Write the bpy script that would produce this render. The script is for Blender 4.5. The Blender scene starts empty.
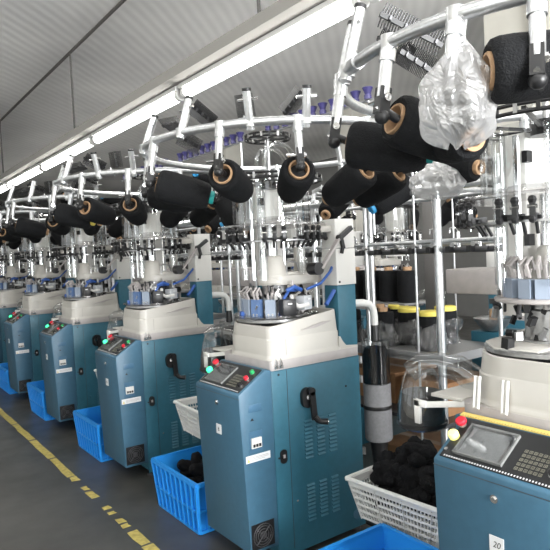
import bpy, bmesh, math, random
from mathutils import Vector, Matrix
random.seed(7)
SC = bpy.context.scene
COL = SC.collection
R = math.radians
PI = math.pi
P = 1.6155            # spacing of the machines along the row

# ------------------------------------------------------------------ materials
MATS = {}
def mat(name, col, rough=.5, metal=0., noise=0., nscale=40., bump=0., bscale=80., spec=.5, coat=0., alpha=1.):
    m = bpy.data.materials.new(name); m.use_nodes = True
    nt = m.node_tree; b = nt.nodes['Principled BSDF']
    b.inputs['Base Color'].default_value = (*col, 1)
    b.inputs['Roughness'].default_value = rough
    b.inputs['Metallic'].default_value = metal
    b.inputs['Specular IOR Level'].default_value = spec
    if coat: b.inputs['Coat Weight'].default_value = coat
    if noise or bump:
        tc = nt.nodes.new('ShaderNodeTexCoord')
    if noise:
        n = nt.nodes.new('ShaderNodeTexNoise'); n.inputs['Scale'].default_value = nscale
        n.inputs['Detail'].default_value = 4
        r = nt.nodes.new('ShaderNodeValToRGB')
        r.color_ramp.elements[0].position = .3; r.color_ramp.elements[1].position = .7
        r.color_ramp.elements[0].color = (*[c*(1-noise) for c in col], 1)
        r.color_ramp.elements[1].color = (*[min(1, c*(1+noise)) for c in col], 1)
        nt.links.new(tc.outputs['Object'], n.inputs['Vector'])
        nt.links.new(n.outputs['Fac'], r.inputs['Fac'])
        nt.links.new(r.outputs['Color'], b.inputs['Base Color'])
    if bump:
        n2 = nt.nodes.new('ShaderNodeTexNoise'); n2.inputs['Scale'].default_value = bscale
        bp = nt.nodes.new('ShaderNodeBump'); bp.inputs['Strength'].default_value = bump; bp.inputs['Distance'].default_value = .01
        nt.links.new(tc.outputs['Object'], n2.inputs['Vector'])
        nt.links.new(n2.outputs['Fac'], bp.inputs['Height'])
        nt.links.new(bp.outputs['Normal'], b.inputs['Normal'])
    MATS[name] = m
    return m
def emit(name, col, s, base=None):
    m = mat(name, base or col, .4)
    b = m.node_tree.nodes['Principled BSDF']
    b.inputs['Emission Color'].default_value = (*col, 1); b.inputs['Emission Strength'].default_value = s
    return m
def clear(name, tint=(.95, .96, .96), gloss=.12, rough=.06, bump=0., bscale=14., white=0.):
    m = bpy.data.materials.new(name); m.use_nodes = True
    nt = m.node_tree; nt.nodes.clear()
    o = nt.nodes.new('ShaderNodeOutputMaterial'); t = nt.nodes.new('ShaderNodeBsdfTransparent')
    g = nt.nodes.new('ShaderNodeBsdfGlossy'); mx = nt.nodes.new('ShaderNodeMixShader')
    lw = nt.nodes.new('ShaderNodeLayerWeight'); lw.inputs['Blend'].default_value = .25
    mp = nt.nodes.new('ShaderNodeMapRange')
    mp.inputs['To Min'].default_value = gloss*.5; mp.inputs['To Max'].default_value = min(1, gloss*3.5)
    nt.links.new(lw.outputs['Facing'], mp.inputs['Value'])
    nt.links.new(mp.outputs['Result'], mx.inputs['Fac'])
    t.inputs['Color'].default_value = (*tint, 1); g.inputs['Roughness'].default_value = rough
    nt.links.new(t.outputs[0], mx.inputs[1]); nt.links.new(g.outputs[0], mx.inputs[2])
    last = mx
    if bump:
        tc = nt.nodes.new('ShaderNodeTexCoord')
        n2 = nt.nodes.new('ShaderNodeTexNoise'); n2.inputs['Scale'].default_value = bscale; n2.inputs['Detail'].default_value = 3
        n2.inputs['Distortion'].default_value = 1.2
        bp = nt.nodes.new('ShaderNodeBump'); bp.inputs['Strength'].default_value = bump; bp.inputs['Distance'].default_value = .03
        nt.links.new(tc.outputs['Object'], n2.inputs['Vector']); nt.links.new(n2.outputs['Fac'], bp.inputs['Height'])
        nt.links.new(bp.outputs['Normal'], g.inputs['Normal']); nt.links.new(bp.outputs['Normal'], lw.inputs['Normal'])
    if white:
        d = nt.nodes.new('ShaderNodeBsdfDiffuse'); d.inputs['Color'].default_value = (.9, .9, .9, 1)
        tl = nt.nodes.new('ShaderNodeBsdfTranslucent'); tl.inputs['Color'].default_value = (.9, .9, .9, 1)
        if bump:
            nt.links.new(bp.outputs['Normal'], d.inputs['Normal']); nt.links.new(bp.outputs['Normal'], tl.inputs['Normal'])
        ad = nt.nodes.new('ShaderNodeMixShader'); ad.inputs['Fac'].default_value = .5
        nt.links.new(d.outputs[0], ad.inputs[1]); nt.links.new(tl.outputs[0], ad.inputs[2])
        m2 = nt.nodes.new('ShaderNodeMixShader'); m2.inputs['Fac'].default_value = white
        nt.links.new(mx.outputs[0], m2.inputs[1]); nt.links.new(ad.outputs[0], m2.inputs[2]); last = m2
    nt.links.new(last.outputs[0], o.inputs['Surface'])
    MATS[name] = m
    return m

TEAL = mat('teal_paint', (.033, .138, .198), .42, 0, .06, 30, .03, 300)
BOXBLUE = mat('blue_grey_paint', (.046, .124, .192), .45, 0, .05, 30, .03, 300)
BOXEDGE = mat('blue_trim_paint', (.058, .140, .225), .4)
CREAM = mat('cream_enamel', (.53, .51, .47), .38, 0, .03, 8)
WHITE = mat('white_enamel', (.72, .71, .68), .4)
GREYP = mat('grey_plate', (.44, .41, .40), .45, .1, .06, 20)
LGREY = mat('light_grey_plastic', (.50, .52, .54), .45)
BGREY = mat('blue_grey_plastic', (.27, .32, .40), .4)
GALV = mat('galvanised_steel', (.62, .63, .64), .28, .85, .10, 60)
CHROME = mat('chrome', (.78, .78, .78), .15, 1.)
STEEL = mat('steel', (.42, .42, .42), .32, .9, .15, 50)
DSTEEL = mat('dark_steel', (.10, .10, .105), .4, .6)
BLACK = mat('black_plastic', (.012, .012, .013), .38)
RUBBER = mat('black_rubber', (.010, .010, .010), .7)
YARN = mat('black_yarn', (.0065, .007, .008), .85, 0, .25, 60, .5, 240, .25)
SOCK = mat('black_knit', (.008, .008, .009), .9, 0, .3, 40, .8, 160, .2)
TAN = mat('tan_paper_tube', (.42, .26, .145), .7, 0, .12, 50)
TEALTUBE = mat('teal_tube', (.02, .38, .36), .5)
BLUETUBE = mat('blue_tube', (.03, .30, .60), .5)
YELTUBE = mat('yellow_tube', (.75, .62, .12), .5)
PURPLE = mat('purple_plastic', (.038, .033, .13), .4)
CRATE = mat('blue_crate_plastic', (.020, .265, .74), .36)
WBASK = mat('white_basket_plastic', (.70, .70, .68), .4)
CARD = mat('cardboard', (.40, .21, .10), .8, 0, .08, 25)
RED = mat('red_button', (.62, .02, .04), .35)
GREENB = mat('green_button', (.03, .38, .12), .35)
LGREEN = emit('green_lamp', (.05, .9, .35), 1.6, (.05, .6, .3))
LYEL = emit('yellow_lamp', (.9, .85, .25), .9, (.8, .75, .3))
PANEL = mat('panel_black', (.016, .017, .018), .35)
SCREEN = mat('screen_grey', (.21, .22, .23), .25)
EDGE = mat('clear_cover_edge', (.22, .225, .22), .2)
KEY = mat('keypad_lines', (.24, .235, .18), .5)
TAPE = mat('yellow_tape', (.72, .55, .16), .55)
LABELW = mat('label_white', (.72, .73, .74), .5)
INK = mat('ink', (.01, .01, .01), .6)
HOSEW = mat('grey_hose', (.62, .62, .60), .45)
BLUEH = mat('blue_hose', (.03, .10, .36), .4)
BBLUE = mat('steel_blue_plastic', (.10, .17, .33), .4)
PINK = mat('pink_label', (.55, .10, .16), .5)
ACR = clear('clear_acrylic', (.93, .94, .94), .20, .05)
ACRR = clear('clear_acrylic_disc', (.86, .85, .85), .26, .12)
JUG = clear('clear_polycarbonate', (.86, .87, .87), .16, .04)
FILM = clear('crumpled_clear_film', (.92, .92, .92), .42, .14, 1., 15., .25)
FILM2 = clear('clear_bag_film', (.9, .9, .9), .22, .16, 1., 22., .05)

def floor_mat():
    m = mat('epoxy_floor', (.055, .060, .058), .28)
    nt = m.node_tree; b = nt.nodes['Principled BSDF']
    tc = nt.nodes.new('ShaderNodeTexCoord')
    n = nt.nodes.new('ShaderNodeTexNoise'); n.inputs['Scale'].default_value = 1.6; n.inputs['Detail'].default_value = 8; n.inputs['Roughness'].default_value = .65
    r = nt.nodes.new('ShaderNodeValToRGB')
    r.color_ramp.elements[0].color = (.041, .041, .037, 1); r.color_ramp.elements[0].position = .32
    r.color_ramp.elements[1].color = (.088, .086, .078, 1); r.color_ramp.elements[1].position = .72
    nt.links.new(tc.outputs['Object'], n.inputs['Vector']); nt.links.new(n.outputs['Fac'], r.inputs['Fac'])
    nt.links.new(r.outputs['Color'], b.inputs['Base Color'])
    n2 = nt.nodes.new('ShaderNodeTexNoise'); n2.inputs['Scale'].default_value = 5; n2.inputs['Detail'].default_value = 6
    mr = nt.nodes.new('ShaderNodeMapRange'); mr.inputs['To Min'].default_value = .22; mr.inputs['To Max'].default_value = .5
    nt.links.new(tc.outputs['Object'], n2.inputs['Vector']); nt.links.new(n2.outputs['Fac'], mr.inputs['Value'])
    nt.links.new(mr.outputs['Result'], b.inputs['Roughness'])
    return m
FLOOR = floor_mat()
def ceil_mat():
    m = mat('quilted_ceiling_sheet', (.5, .5, .48), .55)
    nt = m.node_tree; b = nt.nodes['Principled BSDF']
    tc = nt.nodes.new('ShaderNodeTexCoord')
    w = nt.nodes.new('ShaderNodeTexWave'); w.wave_type = 'BANDS'; w.bands_direction = 'X'
    w.inputs['Scale'].default_value = 2.6; w.inputs['Distortion'].default_value = .5; w.inputs['Detail'].default_value = 1
    mp = nt.nodes.new('ShaderNodeMapping'); mp.inputs['Rotation'].default_value = (0, 0, R(45))
    nt.links.new(tc.outputs['Object'], mp.inputs['Vector'])
    n = nt.nodes.new('ShaderNodeTexNoise'); n.inputs['Scale'].default_value = .7; n.inputs['Detail'].default_value = 5
    mx = nt.nodes.new('ShaderNodeMix'); mx.data_type = 'RGBA'; mx.blend_type = 'MULTIPLY'; mx.inputs['Factor'].default_value = 1
    r1 = nt.nodes.new('ShaderNodeValToRGB')
    r1.color_ramp.elements[0].color = (.86, .85, .83, 1); r1.color_ramp.elements[1].color = (.93, .92, .90, 1)
    r2 = nt.nodes.new('ShaderNodeValToRGB')
    r2.color_ramp.elements[0].color = (.82, .82, .83, 1); r2.color_ramp.elements[1].color = (1, 1, 1, 1)
    r2.color_ramp.elements[0].position = .3; r2.color_ramp.elements[1].position = .65
    nt.links.new(mp.outputs['Vector'], w.inputs['Vector']); nt.links.new(tc.outputs['Object'], n.inputs['Vector'])
    nt.links.new(w.outputs['Fac'], r1.inputs['Fac']); nt.links.new(n.outputs['Fac'], r2.inputs['Fac'])
    nt.links.new(r1.outputs['Color'], mx.inputs['A']); nt.links.new(r2.outputs['Color'], mx.inputs['B'])
    nt.links.new(mx.outputs['Result'], b.inputs['Base Color'])
    bp = nt.nodes.new('ShaderNodeBump'); bp.inputs['Strength'].default_value = .12; bp.inputs['Distance'].default_value = .02
    nt.links.new(w.outputs['Fac'], bp.inputs['Height']); nt.links.new(bp.outputs['Normal'], b.inputs['Normal'])
    return m
CEIL = ceil_mat()
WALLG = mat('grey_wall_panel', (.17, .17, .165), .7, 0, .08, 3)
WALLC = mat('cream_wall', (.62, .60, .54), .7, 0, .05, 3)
TUBE_E = emit('fluorescent_tube', (1., .985, .95), 15.)
SKYGL = emit('daylight_pane', (.93, .97, 1.), .3)
TRUNK = mat('trunking_grey', (.30, .29, .27), .8)
LAMPW = mat('lamp_housing_white', (.75, .75, .73), .45)
CONDUIT = mat('conduit_dark', (.10, .095, .09), .6)
YLINE = mat('worn_yellow_line', (.46, .37, .10), .6, 0, .25, 30)

# ------------------------------------------------------------------ mesh helper
class MB:
    def __init__(s): s.v = []; s.f = []; s.m = []; s.s = []
    def add(s, vs, fs, m=0, smooth=True):
        o = len(s.v); s.v += [tuple(v) for v in vs]
        for f in fs: s.f.append([i+o for i in f]); s.m.append(m); s.s.append(smooth)
        return s
    def box(s, lo, hi, m=0):
        x0, y0, z0 = lo; x1, y1, z1 = hi
        return s.add([(x0,y0,z0),(x1,y0,z0),(x1,y1,z0),(x0,y1,z0),(x0,y0,z1),(x1,y0,z1),(x1,y1,z1),(x0,y1,z1)],
            [(0,3,2,1),(4,5,6,7),(0,1,5,4),(1,2,6,5),(2,3,7,6),(3,0,4,7)], m, False)
    def obox(s, c, size, rot=None, m=0):
        c = Vector(c); h = Vector(size)/2; M = rot or Matrix.Identity(3)
        vs = [c + M @ Vector((sx*h.x, sy*h.y, sz*h.z)) for sz in (-1,1) for sx, sy in ((-1,-1),(1,-1),(1,1),(-1,1))]
        return s.add(vs, [(0,3,2,1),(4,5,6,7),(0,1,5,4),(1,2,6,5),(2,3,7,6),(3,0,4,7)], m, False)
    def bar(s, p0, p1, w, h, m=0, up=(0,0,1)):
        p0 = Vector(p0); p1 = Vector(p1); d = p1-p0; L = d.length; d.normalize()
        a = d.cross(Vector(up))
        if a.length < 1e-4: a = d.cross(Vector((1,0,0)))
        a.normalize(); b = a.cross(d)
        M = Matrix((d, a, b)).transposed()
        return s.obox((p0+p1)/2, (L, w, h), M, m)
    def cyl(s, p0, p1, r0, r1=None, n=12, m=0, caps=True):
        r1 = r0 if r1 is None else r1
        p0 = Vector(p0); p1 = Vector(p1); d = (p1-p0).normalized()
        a = d.orthogonal().normalized(); b = d.cross(a)
        vs = []
        for p, r in ((p0, r0), (p1, r1)):
            for i in range(n):
                t = 2*PI*i/n; vs.append(p + a*(r*math.cos(t)) + b*(r*math.sin(t)))
        fs = [(i, (i+1) % n, n+(i+1) % n, n+i) for i in range(n)]
        s.add(vs, fs, m, True)
        if caps:
            s.add(vs[:n], [tuple(range(n))[::-1]], m, False); s.add(vs[n:], [tuple(range(n))], m, False)
        return s
    def tube(s, pts, r, n=8, m=0, closed=False, caps=True):
        pts = [Vector(p) for p in pts]; N = len(pts); rs = r if isinstance(r, (list, tuple)) else [r]*N
        vs = []; up = None
        for i, p in enumerate(pts):
            if closed: d = pts[(i+1) % N]-pts[i-1]
            else: d = pts[min(i+1, N-1)]-pts[max(i-1, 0)]
            d.normalize()
            if up is None: up = d.orthogonal().normalized()
            else:
                up = up - d*up.dot(d)
                up.normalize()
            b = d.cross(up)
            for k in range(n):
                t = 2*PI*k/n; vs.append(p + up*(rs[i]*math.cos(t)) + b*(rs[i]*math.sin(t)))
        fs = []
        for i in range(N if closed else N-1):
            for k in range(n):
                j = (i+1) % N
                fs.append((i*n+k, i*n+(k+1) % n, j*n+(k+1) % n, j*n+k))
        s.add(vs, fs, m, True)
        if caps and not closed:
            s.add(vs[:n], [tuple(range(n))[::-1]], m, False); s.add(vs[-n:], [tuple(range(n))], m, False)
        return s
    def lathe(s, prof, o=(0,0,0), ax=(0,0,1), n=24, m=0):
        # prof: list of (radius, distance along axis)
        o = Vector(o); d = Vector(ax).normalized(); a = d.orthogonal().normalized(); b = d.cross(a)
        vs = []
        for r, t in prof:
            for i in range(n):
                q = 2*PI*i/n; vs.append(o + d*t + a*(r*math.cos(q)) + b*(r*math.sin(q)))
        fs = [(j*n+i, j*n+(i+1) % n, (j+1)*n+(i+1) % n, (j+1)*n+i) for j in range(len(prof)-1) for i in range(n)]
        return s.add(vs, fs, m, True)
    def prism(s, poly, vec, m=0, smooth=False):
        poly = [Vector(p) for p in poly]; vec = Vector(vec); n = len(poly)
        vs = poly + [p+vec for p in poly]
        s.add(vs, [tuple(range(n))[::-1], tuple(range(n, 2*n))], m, False)
        return s.add(vs, [(i, (i+1) % n, n+(i+1) % n, n+i) for i in range(n)], m, smooth)
    def ball(s, c, r, n=12, m=0, sc=(1,1,1)):
        c = Vector(c); k = max(4, n//2); vs = []; fs = []
        for j in range(k+1):
            ph = PI*j/k
            for i in range(n):
                t = 2*PI*i/n
                vs.append(c + Vector((r*sc[0]*math.sin(ph)*math.cos(t), r*sc[1]*math.sin(ph)*math.sin(t), r*sc[2]*math.cos(ph))))
        for j in range(k):
            for i in range(n): fs.append((j*n+i, (j+1)*n+i, (j+1)*n+(i+1) % n, j*n+(i+1) % n))
        return s.add(vs, fs, m, True)
    def mesh(s, name, mats, bev=0., off=(0,0,0)):
        me = bpy.data.meshes.new(name)
        o = Vector(off)
        me.from_pydata([tuple(Vector(v)-o) for v in s.v], [], s.f)
        for m in (mats if isinstance(mats, (list, tuple)) else [mats]): me.materials.append(m)
        me.polygons.foreach_set('material_index', s.m)
        me.polygons.foreach_set('use_smooth', s.s)
        bm = bmesh.new(); bm.from_mesh(me)
        bmesh.ops.remove_doubles(bm, verts=bm.verts, dist=1e-6)
        bmesh.ops.dissolve_degenerate(bm, dist=1e-7, edges=bm.edges)
        bmesh.ops.recalc_face_normals(bm, faces=bm.faces)
        if bev:
            es = [e for e in bm.edges if len(e.link_faces) == 2 and e.calc_face_angle(0) > R(35)]
            bmesh.ops.bevel(bm, geom=es, offset=bev, segments=2, affect='EDGES', profile=.5)
            for f in bm.faces: f.smooth = True
        bm.to_mesh(me); bm.free()
        if bev:
            me.polygons.foreach_set('use_smooth', [True]*len(me.polygons))
        me.set_sharp_from_angle(angle=R(38))
        me.update()
        return me
    def build(s, name, mats, parent=None, bev=0., off=None, loc=None):
        me = s.mesh(name, mats, bev, off if off is not None else OFF)
        o = bpy.data.objects.new(name, me); COL.objects.link(o)
        if parent: o.parent = parent
        if loc is not None: o.location = loc
        return o
OFF = (0, 0, 0)

def tag(o, label=None, cat=None, group=None, kind=None):
    if label: o['label'] = label
    if cat: o['category'] = cat
    if group: o['group'] = group
    if kind: o['kind'] = kind
    return o
def empty(name, loc, rz=0.):
    o = bpy.data.objects.new(name, None); o.empty_display_size = .1
    COL.objects.link(o); o.location = loc; o.rotation_euler = (0, 0, rz); return o
KIDS = {}
def kids(o): return [c for c in o.children]
def copy_tree(o, parent=None):
    c = o.copy(); COL.objects.link(c); c.parent = parent
    for ch in kids(o): copy_tree(ch, c)
    return c
def plain(mb, name, mats, label, cat, group=None, loc=(0,0,0), bev=0., off=(0,0,0)):
    o = mb.build(name, mats, None, bev, off, loc); return tag(o, label, cat, group)
def struct(mb, name, mats, bev=0.):
    return tag(mb.build(name, mats, None, bev, (0,0,0)), kind='structure')
def text_mb(txt, size, origin, ux, uy, depth_dir, shear=0.):
    cu = bpy.data.curves.new('t', 'FONT'); cu.body = txt; cu.size = size; cu.align_x = 'CENTER'; cu.align_y = 'CENTER'; cu.shear = shear
    ob = bpy.data.objects.new('t', cu); COL.objects.link(ob)
    dg = bpy.context.evaluated_depsgraph_get(); dg.update()
    me = bpy.data.meshes.new_from_object(ob.evaluated_get(dg))
    mb = MB(); o = Vector(origin); ux = Vector(ux); uy = Vector(uy); dd = Vector(depth_dir)
    mb.add([o + ux*v.co.x + uy*v.co.y + dd*.0006 for v in me.vertices], [tuple(p.vertices) for p in me.polygons], 0, False)
    bpy.data.objects.remove(ob); bpy.data.meshes.remove(me); bpy.data.curves.remove(cu)
    return mb

NTH = ['nearest', 'second', 'third', 'fourth', 'fifth', 'sixth', 'seventh', 'eighth', 'ninth']

# ------------------------------------------------------------------ the setting
b = MB().box((-4.5, -7, -.12), (9.5, 26, 0)); struct(b, 'floor', FLOOR)
b = MB().box((-4.5, -7, 4.1), (9.5, 26, 4.25)); struct(b, 'ceiling', CEIL)
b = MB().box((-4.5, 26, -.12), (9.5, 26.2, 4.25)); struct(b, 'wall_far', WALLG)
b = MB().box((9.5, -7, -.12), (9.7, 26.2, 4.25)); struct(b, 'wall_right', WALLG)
# left wall with a band of windows, near wall with windows (daylight)
b = MB().box((-4.7, -7, -.12), (-4.5, 26, 1.0)).box((-4.7, -7, 2.9), (-4.5, 26, 4.25))
for y in [-7 + i*3.3 for i in range(11)]:
    b.box((-4.7, y-.45, 1.0), (-4.5, min(26, y+.45), 2.9))
struct(b, 'wall_left', WALLC)
b = MB().box((-4.7, -7.2, -.12), (9.7, -7, .8)).box((-4.7, -7.2, 3.3), (9.7, -7, 4.25))
for x in (-4.5, -2.9, 1.3, 5.0, 8.6): b.box((x-.2, -7.2, .8), (x+.9, -7, 3.3))
struct(b, 'wall_near', WALLC)
b = MB().box((-4.62, -7, 1.0), (-4.6, 26, 2.9)); struct(b, 'window_1', SKYGL)
b = MB().box((-4.5, -7.12, .8), (9.5, -7.1, 3.3)); struct(b, 'window_2', SKYGL)
# columns along the far side of the second row
for i, y in enumerate((1.1, 5.2, 9.3, 13.4)):
    b = MB().box((5.6, y-.2, 0), (6.0, y+.2, 4.1)); struct(b, 'trim_%d' % (i+1), WALLC, .01)
# ceiling beam seen through the rig on the right
b = MB().box((2.24, .62, 0), (2.34, .72, 2.12)); struct(b, 'trim_7', mat('dark_grey_steel', (.13, .125, .12), .5), .004)
b = MB().box((4.0, -6.9, 2.5), (4.3, 1.3, 4.1)); struct(b, 'trim_5', WALLC)
b = MB().box((3.92, .55, 2.35), (4.0, .75, 4.1)); struct(b, 'trim_6', WALLC)
# worn aisle line
b = MB()
rnd = random.Random(3)
def line_piece(y0, y1, x0=None, w=.055):
    n = max(2, int((y1-y0)/.12)); L = []; Rr = []
    for i in range(n+1):
        y = y0+(y1-y0)*i/n; xc = -.236 + .016*(y-1)/4
        L.append((xc-w/2+rnd.uniform(-.006, .006), y, .0015)); Rr.append((xc+w/2+rnd.uniform(-.006, .006), y+rnd.uniform(-.01, .01), .0015))
    o = L+Rr[::-1]
    b.prism([(p[0], p[1], .0005) for p in o], (0, 0, .0012))
for y0, y1, w in [(.25,.66,.06),(.68,.88,.06),(.95,1.00,.045),(1.03,1.10,.05),(1.19,1.23,.045),(1.28,1.33,.05),(1.52,1.66,.055),(1.70,1.77,.04),(1.93,2.02,.055),(2.04,2.55,.06),(2.58,3.2,.06),(3.24,3.9,.06),(3.93,5.3,.06),(5.35,9.,.06),(9.05,16,.06)]:
    line_piece(y0, y1, None, w)
tag(b.build('aisle_line', YLINE, off=(0,0,0)), kind='structure')

# ------------------------------------------------------------------ lamps
LY = [-2.3, -.16, 1.97, 4.1, 6.22, 8.35, 10.5, 12.6, 14.7, 16.8]
def lamp(x, y0, y1, z, label, group):
    t = empty('ceiling_lamp', (x, (y0+y1)/2, z))
    L = (y1-y0)/2
    MB().box((-.055, -L, .03), (.055, L, .065)).box((-.02, -L, .0), (.02, -L+.03, .04)).box((-.02, L-.03, 0), (.02, L, .04)).build('lamp_housing', LAMPW, t, 0, (0,0,0))
    MB().cyl((0, -L+.03, 0), (0, L-.03, 0), .045, n=16).build('fluorescent_tube', TUBE_E, t, 0, (0,0,0))
    for e in (-L, L-.05): MB().cyl((0, e, 0), (0, e+.05, 0), .047, n=14).build('end_cap', LAMPW, t, 0, (0,0,0))
    return tag(t, label, 'lamp', group)
for i in range(len(LY)-1):
    lamp(.83, LY[i]+.03, LY[i+1]-.03, 2.93, '%s lit fluorescent tube lamp along the row, counted from the camera' % NTH[i], 'lit fluorescent lamps over the front row')
for i in range(3):  # lamps out of view over the aisle, added to brighten the ceiling
    lamp(-1.75, -4+i*4.2, -.4+i*4.2, 3.62, 'unseen added fluorescent lamp over the aisle, %s from the near wall' % NTH[i], 'unseen added fluorescent lamps over the aisle')
t = empty('lamp_trunking', (.72, 7, 3.02))
MB().box((.66, -3, 3.00), (.79, 20, 3.08)).build('trunking_channel', TRUNK, t, 0, (.72, 7, 3.02))
for y in (.8, 4.68, 8.6, 12.5, 16.4):
    MB().cyl((.80, y, 3.06), (.80, y, 4.06), .012, n=8).box((.76, y-.02, 3.10), (.84, y+.02, 3.12)).build('hanger_rod', CONDUIT, t, 0, (.72, 7, 3.02))
MB().cyl((.80, -3, 4.06), (.80, 20, 4.06), .018, n=8).build('support_wire', CONDUIT, t, 0, (.72, 7, 3.02))
tag(t, 'long pale lamp trunking hung on thin rods above the fluorescent lamps', 'lamp trunking')
k = 0
for x, nm in ((4.9, 'second'), (7.9, 'third')):
    for y in (-1, 2.2, 5.4, 8.6, 11.8, 15):
        lamp(x, y, y+2.3, 2.75, 'lit fluorescent lamp far behind the machines, %s line, %s from the camera' % (nm, NTH[k % 6]), 'lit fluorescent lamps behind the rows'); k += 1

# ------------------------------------------------------------------ machine prototype
AX, AY = .44, .27
def rrect(x0, y0, x1, y1, rads, n=6):
    # rads for corners (x0,y0),(x1,y0),(x1,y1),(x0,y1)
    pts = []
    for (cx, cy, r, a0) in ((x0+rads[0], y0+rads[0], rads[0], 180), (x1-rads[1], y0+rads[1], rads[1], 270), (x1-rads[2], y1-rads[2], rads[2], 0), (x0+rads[3], y1-rads[3], rads[3], 90)):
        for i in range(n+1):
            a = R(a0+90*i/n); pts.append((cx+r*math.cos(a), cy+r*math.sin(a)))
    return pts
PN = Vector((-.102, 0, .1635)).normalized()
PU = Vector((.1635, 0, .102)).normalized()
def pp(x, y, h=0.):      # point on the sloped operator panel, x in plan
    return Vector((x, y, .91 + x*.102/.1635)) + PN*h
def make_machine(kind='row'):
    global OFF
    OFF = (.42, .25, 0)
    root = empty('sock_knitting_machine', OFF)
    # control cabinet
    c = MB()
    prof = [(.030, .109), (.2, .109), (.2, 1.006), (.1635, 1.012), (0, .910), (0, .86)]
    c.prism([(x, 0, z) for x, z in prof], (0, .436, 0))
    cab = c.build('control_cabinet', BOXBLUE, root, .006)
    MB().box((-.0006, -.0006, .889), (.002, .4366, .8915)).build('lid_seam', DSTEEL, cab)
    pl = MB(); pl.prism([pp(.012, .018, .0), pp(.158, .018, 0), pp(.158, .418, 0), pp(.012, .418, 0)], PN*.003)
    pan = pl.build('control_panel', PANEL, root)
    tk = MB()
    for i in range(40):
        y = .03+i*.0095
        tk.prism([pp(.015, y, .0032), pp(.020, y, .0032), pp(.020, y+.004, .0032), pp(.015, y+.004, .0032)], PN*.0004)
    tk.build('panel_marks', LABELW, pan)
    s = MB(); s.prism([pp(.040, .225, .003), pp(.128, .225, .003), pp(.128, .365, .003), pp(.040, .365, .003)], PN*.004)
    s.build('display_screen', SCREEN, pan, .001)
    s = MB()
    for x0, x1, y0, y1 in ((.030,.036,.208,.380),(.132,.138,.208,.372),(.030,.138,.206,.211),(.030,.138,.374,.379)):
        s.prism([pp(x0, y0, .003), pp(x1, y0, .003), pp(x1, y1, .003), pp(x0, y1, .003)], PN*.010, 1)
    s.prism([pp(.030, .206, .0125), pp(.138, .206, .0125), pp(.138, .379, .0125), pp(.030, .379, .0125)], PN*.0015)
    s.build('screen_cover', [ACR, EDGE], pan)
    kp = MB()
    for i in range(5):
        for j in range(6):
            x = .036+i*.0145; y = .085+j*.0150
            for (xa, xb, ya, yb) in ((x, x+.0085, y, y+.0012), (x, x+.0085, y+.009, y+.0102), (x, x+.0012, y, y+.0102), (x+.0075, x+.0087, y, y+.0102), (x+.003, x+.005, y+.003, y+.0065)):
                kp.prism([pp(xa, ya, .0025), pp(xb, ya, .0025), pp(xb, yb, .0025), pp(xa, yb, .0025)], PN*.0012)
    kp.build('keypad', KEY, pan)
    o = pp(.130, .412, .003); MB().cyl(o, o+PN*.012, .012, n=14, m=1).lathe([(.0165,.012),(.0185,.016),(.0185,.024),(.015,.028),(0,.029)], o, PN, 18).build('emergency_button', [RED, GREYP], pan)
    if kind == 'row': lampm = LGREEN
    else: lampm = LYEL
    o = pp(.084, .412, .003); MB().lathe([(.017,0),(.018,.014),(.015,.021),(0,.024)], o, PN, 16).build('indicator_lamp', lampm, pan)
    o = pp(.036, .408, .003); MB().cyl(o, o+PN*.006, .007, n=10).build('key_switch', CHROME, pan)
    for x, m_ in ((.090, RED), (.128, GREENB), (.050, BLACK)):
        o = pp(x, .055, .003); MB().cyl(o, o+PN*.004, .014, n=14, m=1).lathe([(.012,.003),(.0125,.018),(.010,.020),(0,.021)], o, PN, 14).build('push_button', [m_, CHROME], pan)
    # cabinet front
    MB().cyl((-.004, .213, .843), (.002, .213, .843), .013, n=14).cyl((-.009, .213, .843), (-.004, .213, .843), .008, n=6).build('lock', CHROME, cab)
    st = MB().obox((.0035, .213, .703), (.002, .048, .050)).build('number_sticker', LABELW, cab)
    MB().obox((.0022, .213, .703), (.001, .012, .020)).obox((.0020, .213, .709), (.001, .006, .005), None, 1).obox((.0020, .213, .698), (.001, .006, .005), None, 1).build('sticker_mark', [INK, LABELW], cab) if kind == 'row' else None
    # cabinet side
    sd = MB(); sd.box((.052, -.0015, .815), (.13, .001, .853)); sd.build('recessed_plate', BOXEDGE, cab, .0006)
    MB().prism([(.062, -.002, .774), (.082, -.002, .774), (.072, -.002, .788)], (0, .003, 0)).build('warning_mark', BLACK, cab)
    MB().box((.050, -.002, .614), (.128, .001, .72), 0).build('breaker_frame', BOXEDGE, cab)
    br = MB().box((.058, -.012, .638), (.116, 0, .688), 0)
    for i in range(3): br.box((.064+i*.017, -.017, .645), (.075+i*.017, -.010, .659), 1)
    br.build('circuit_breaker', [WHITE, BLACK], cab)
    lb = MB().box((.025, -.002, .568), (.170, .001, .604), 0)
    lb.prism([(.030, -.0026, .573), (.048, -.0026, .573), (.039, -.0026, .590)], (0, .001, 0), 1)
    for j in range(3): lb.box((.056, -.0026, .577+j*.007), (.158-.02*(j == 0), -.0018, .5795+j*.007), 2)
    lb.build('warning_label', [LABELW, TAPE, GREYP], cab)
    fn = MB().box((.036, -.004, .128), (.172, .001, .256), 0)
    for rr in (.018, .032, .046, .058):
        fn.tube([(.104+rr*math.cos(2*PI*i/20), -.005, .192+rr*math.sin(2*PI*i/20)) for i in range(20)], .0022, 5, 1, True)
    for a in range(4): fn.cyl((.104, -.005, .192), (.104+.06*math.cos(PI/4+a*PI/2), -.005, .192+.06*math.sin(PI/4+a*PI/2)), .0022, n=5, m=1)
    fn.cyl((.104, -.006, .192), (.104, -.002, .192), .014, n=12, m=1)
    fn.build('fan_grille', [BLACK, DSTEEL], cab)
    # body
    bd = MB().box((.2, .003, .05), (.81, .50, 1.0)); body = bd.build('machine_body', TEAL, root, .005)
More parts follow.
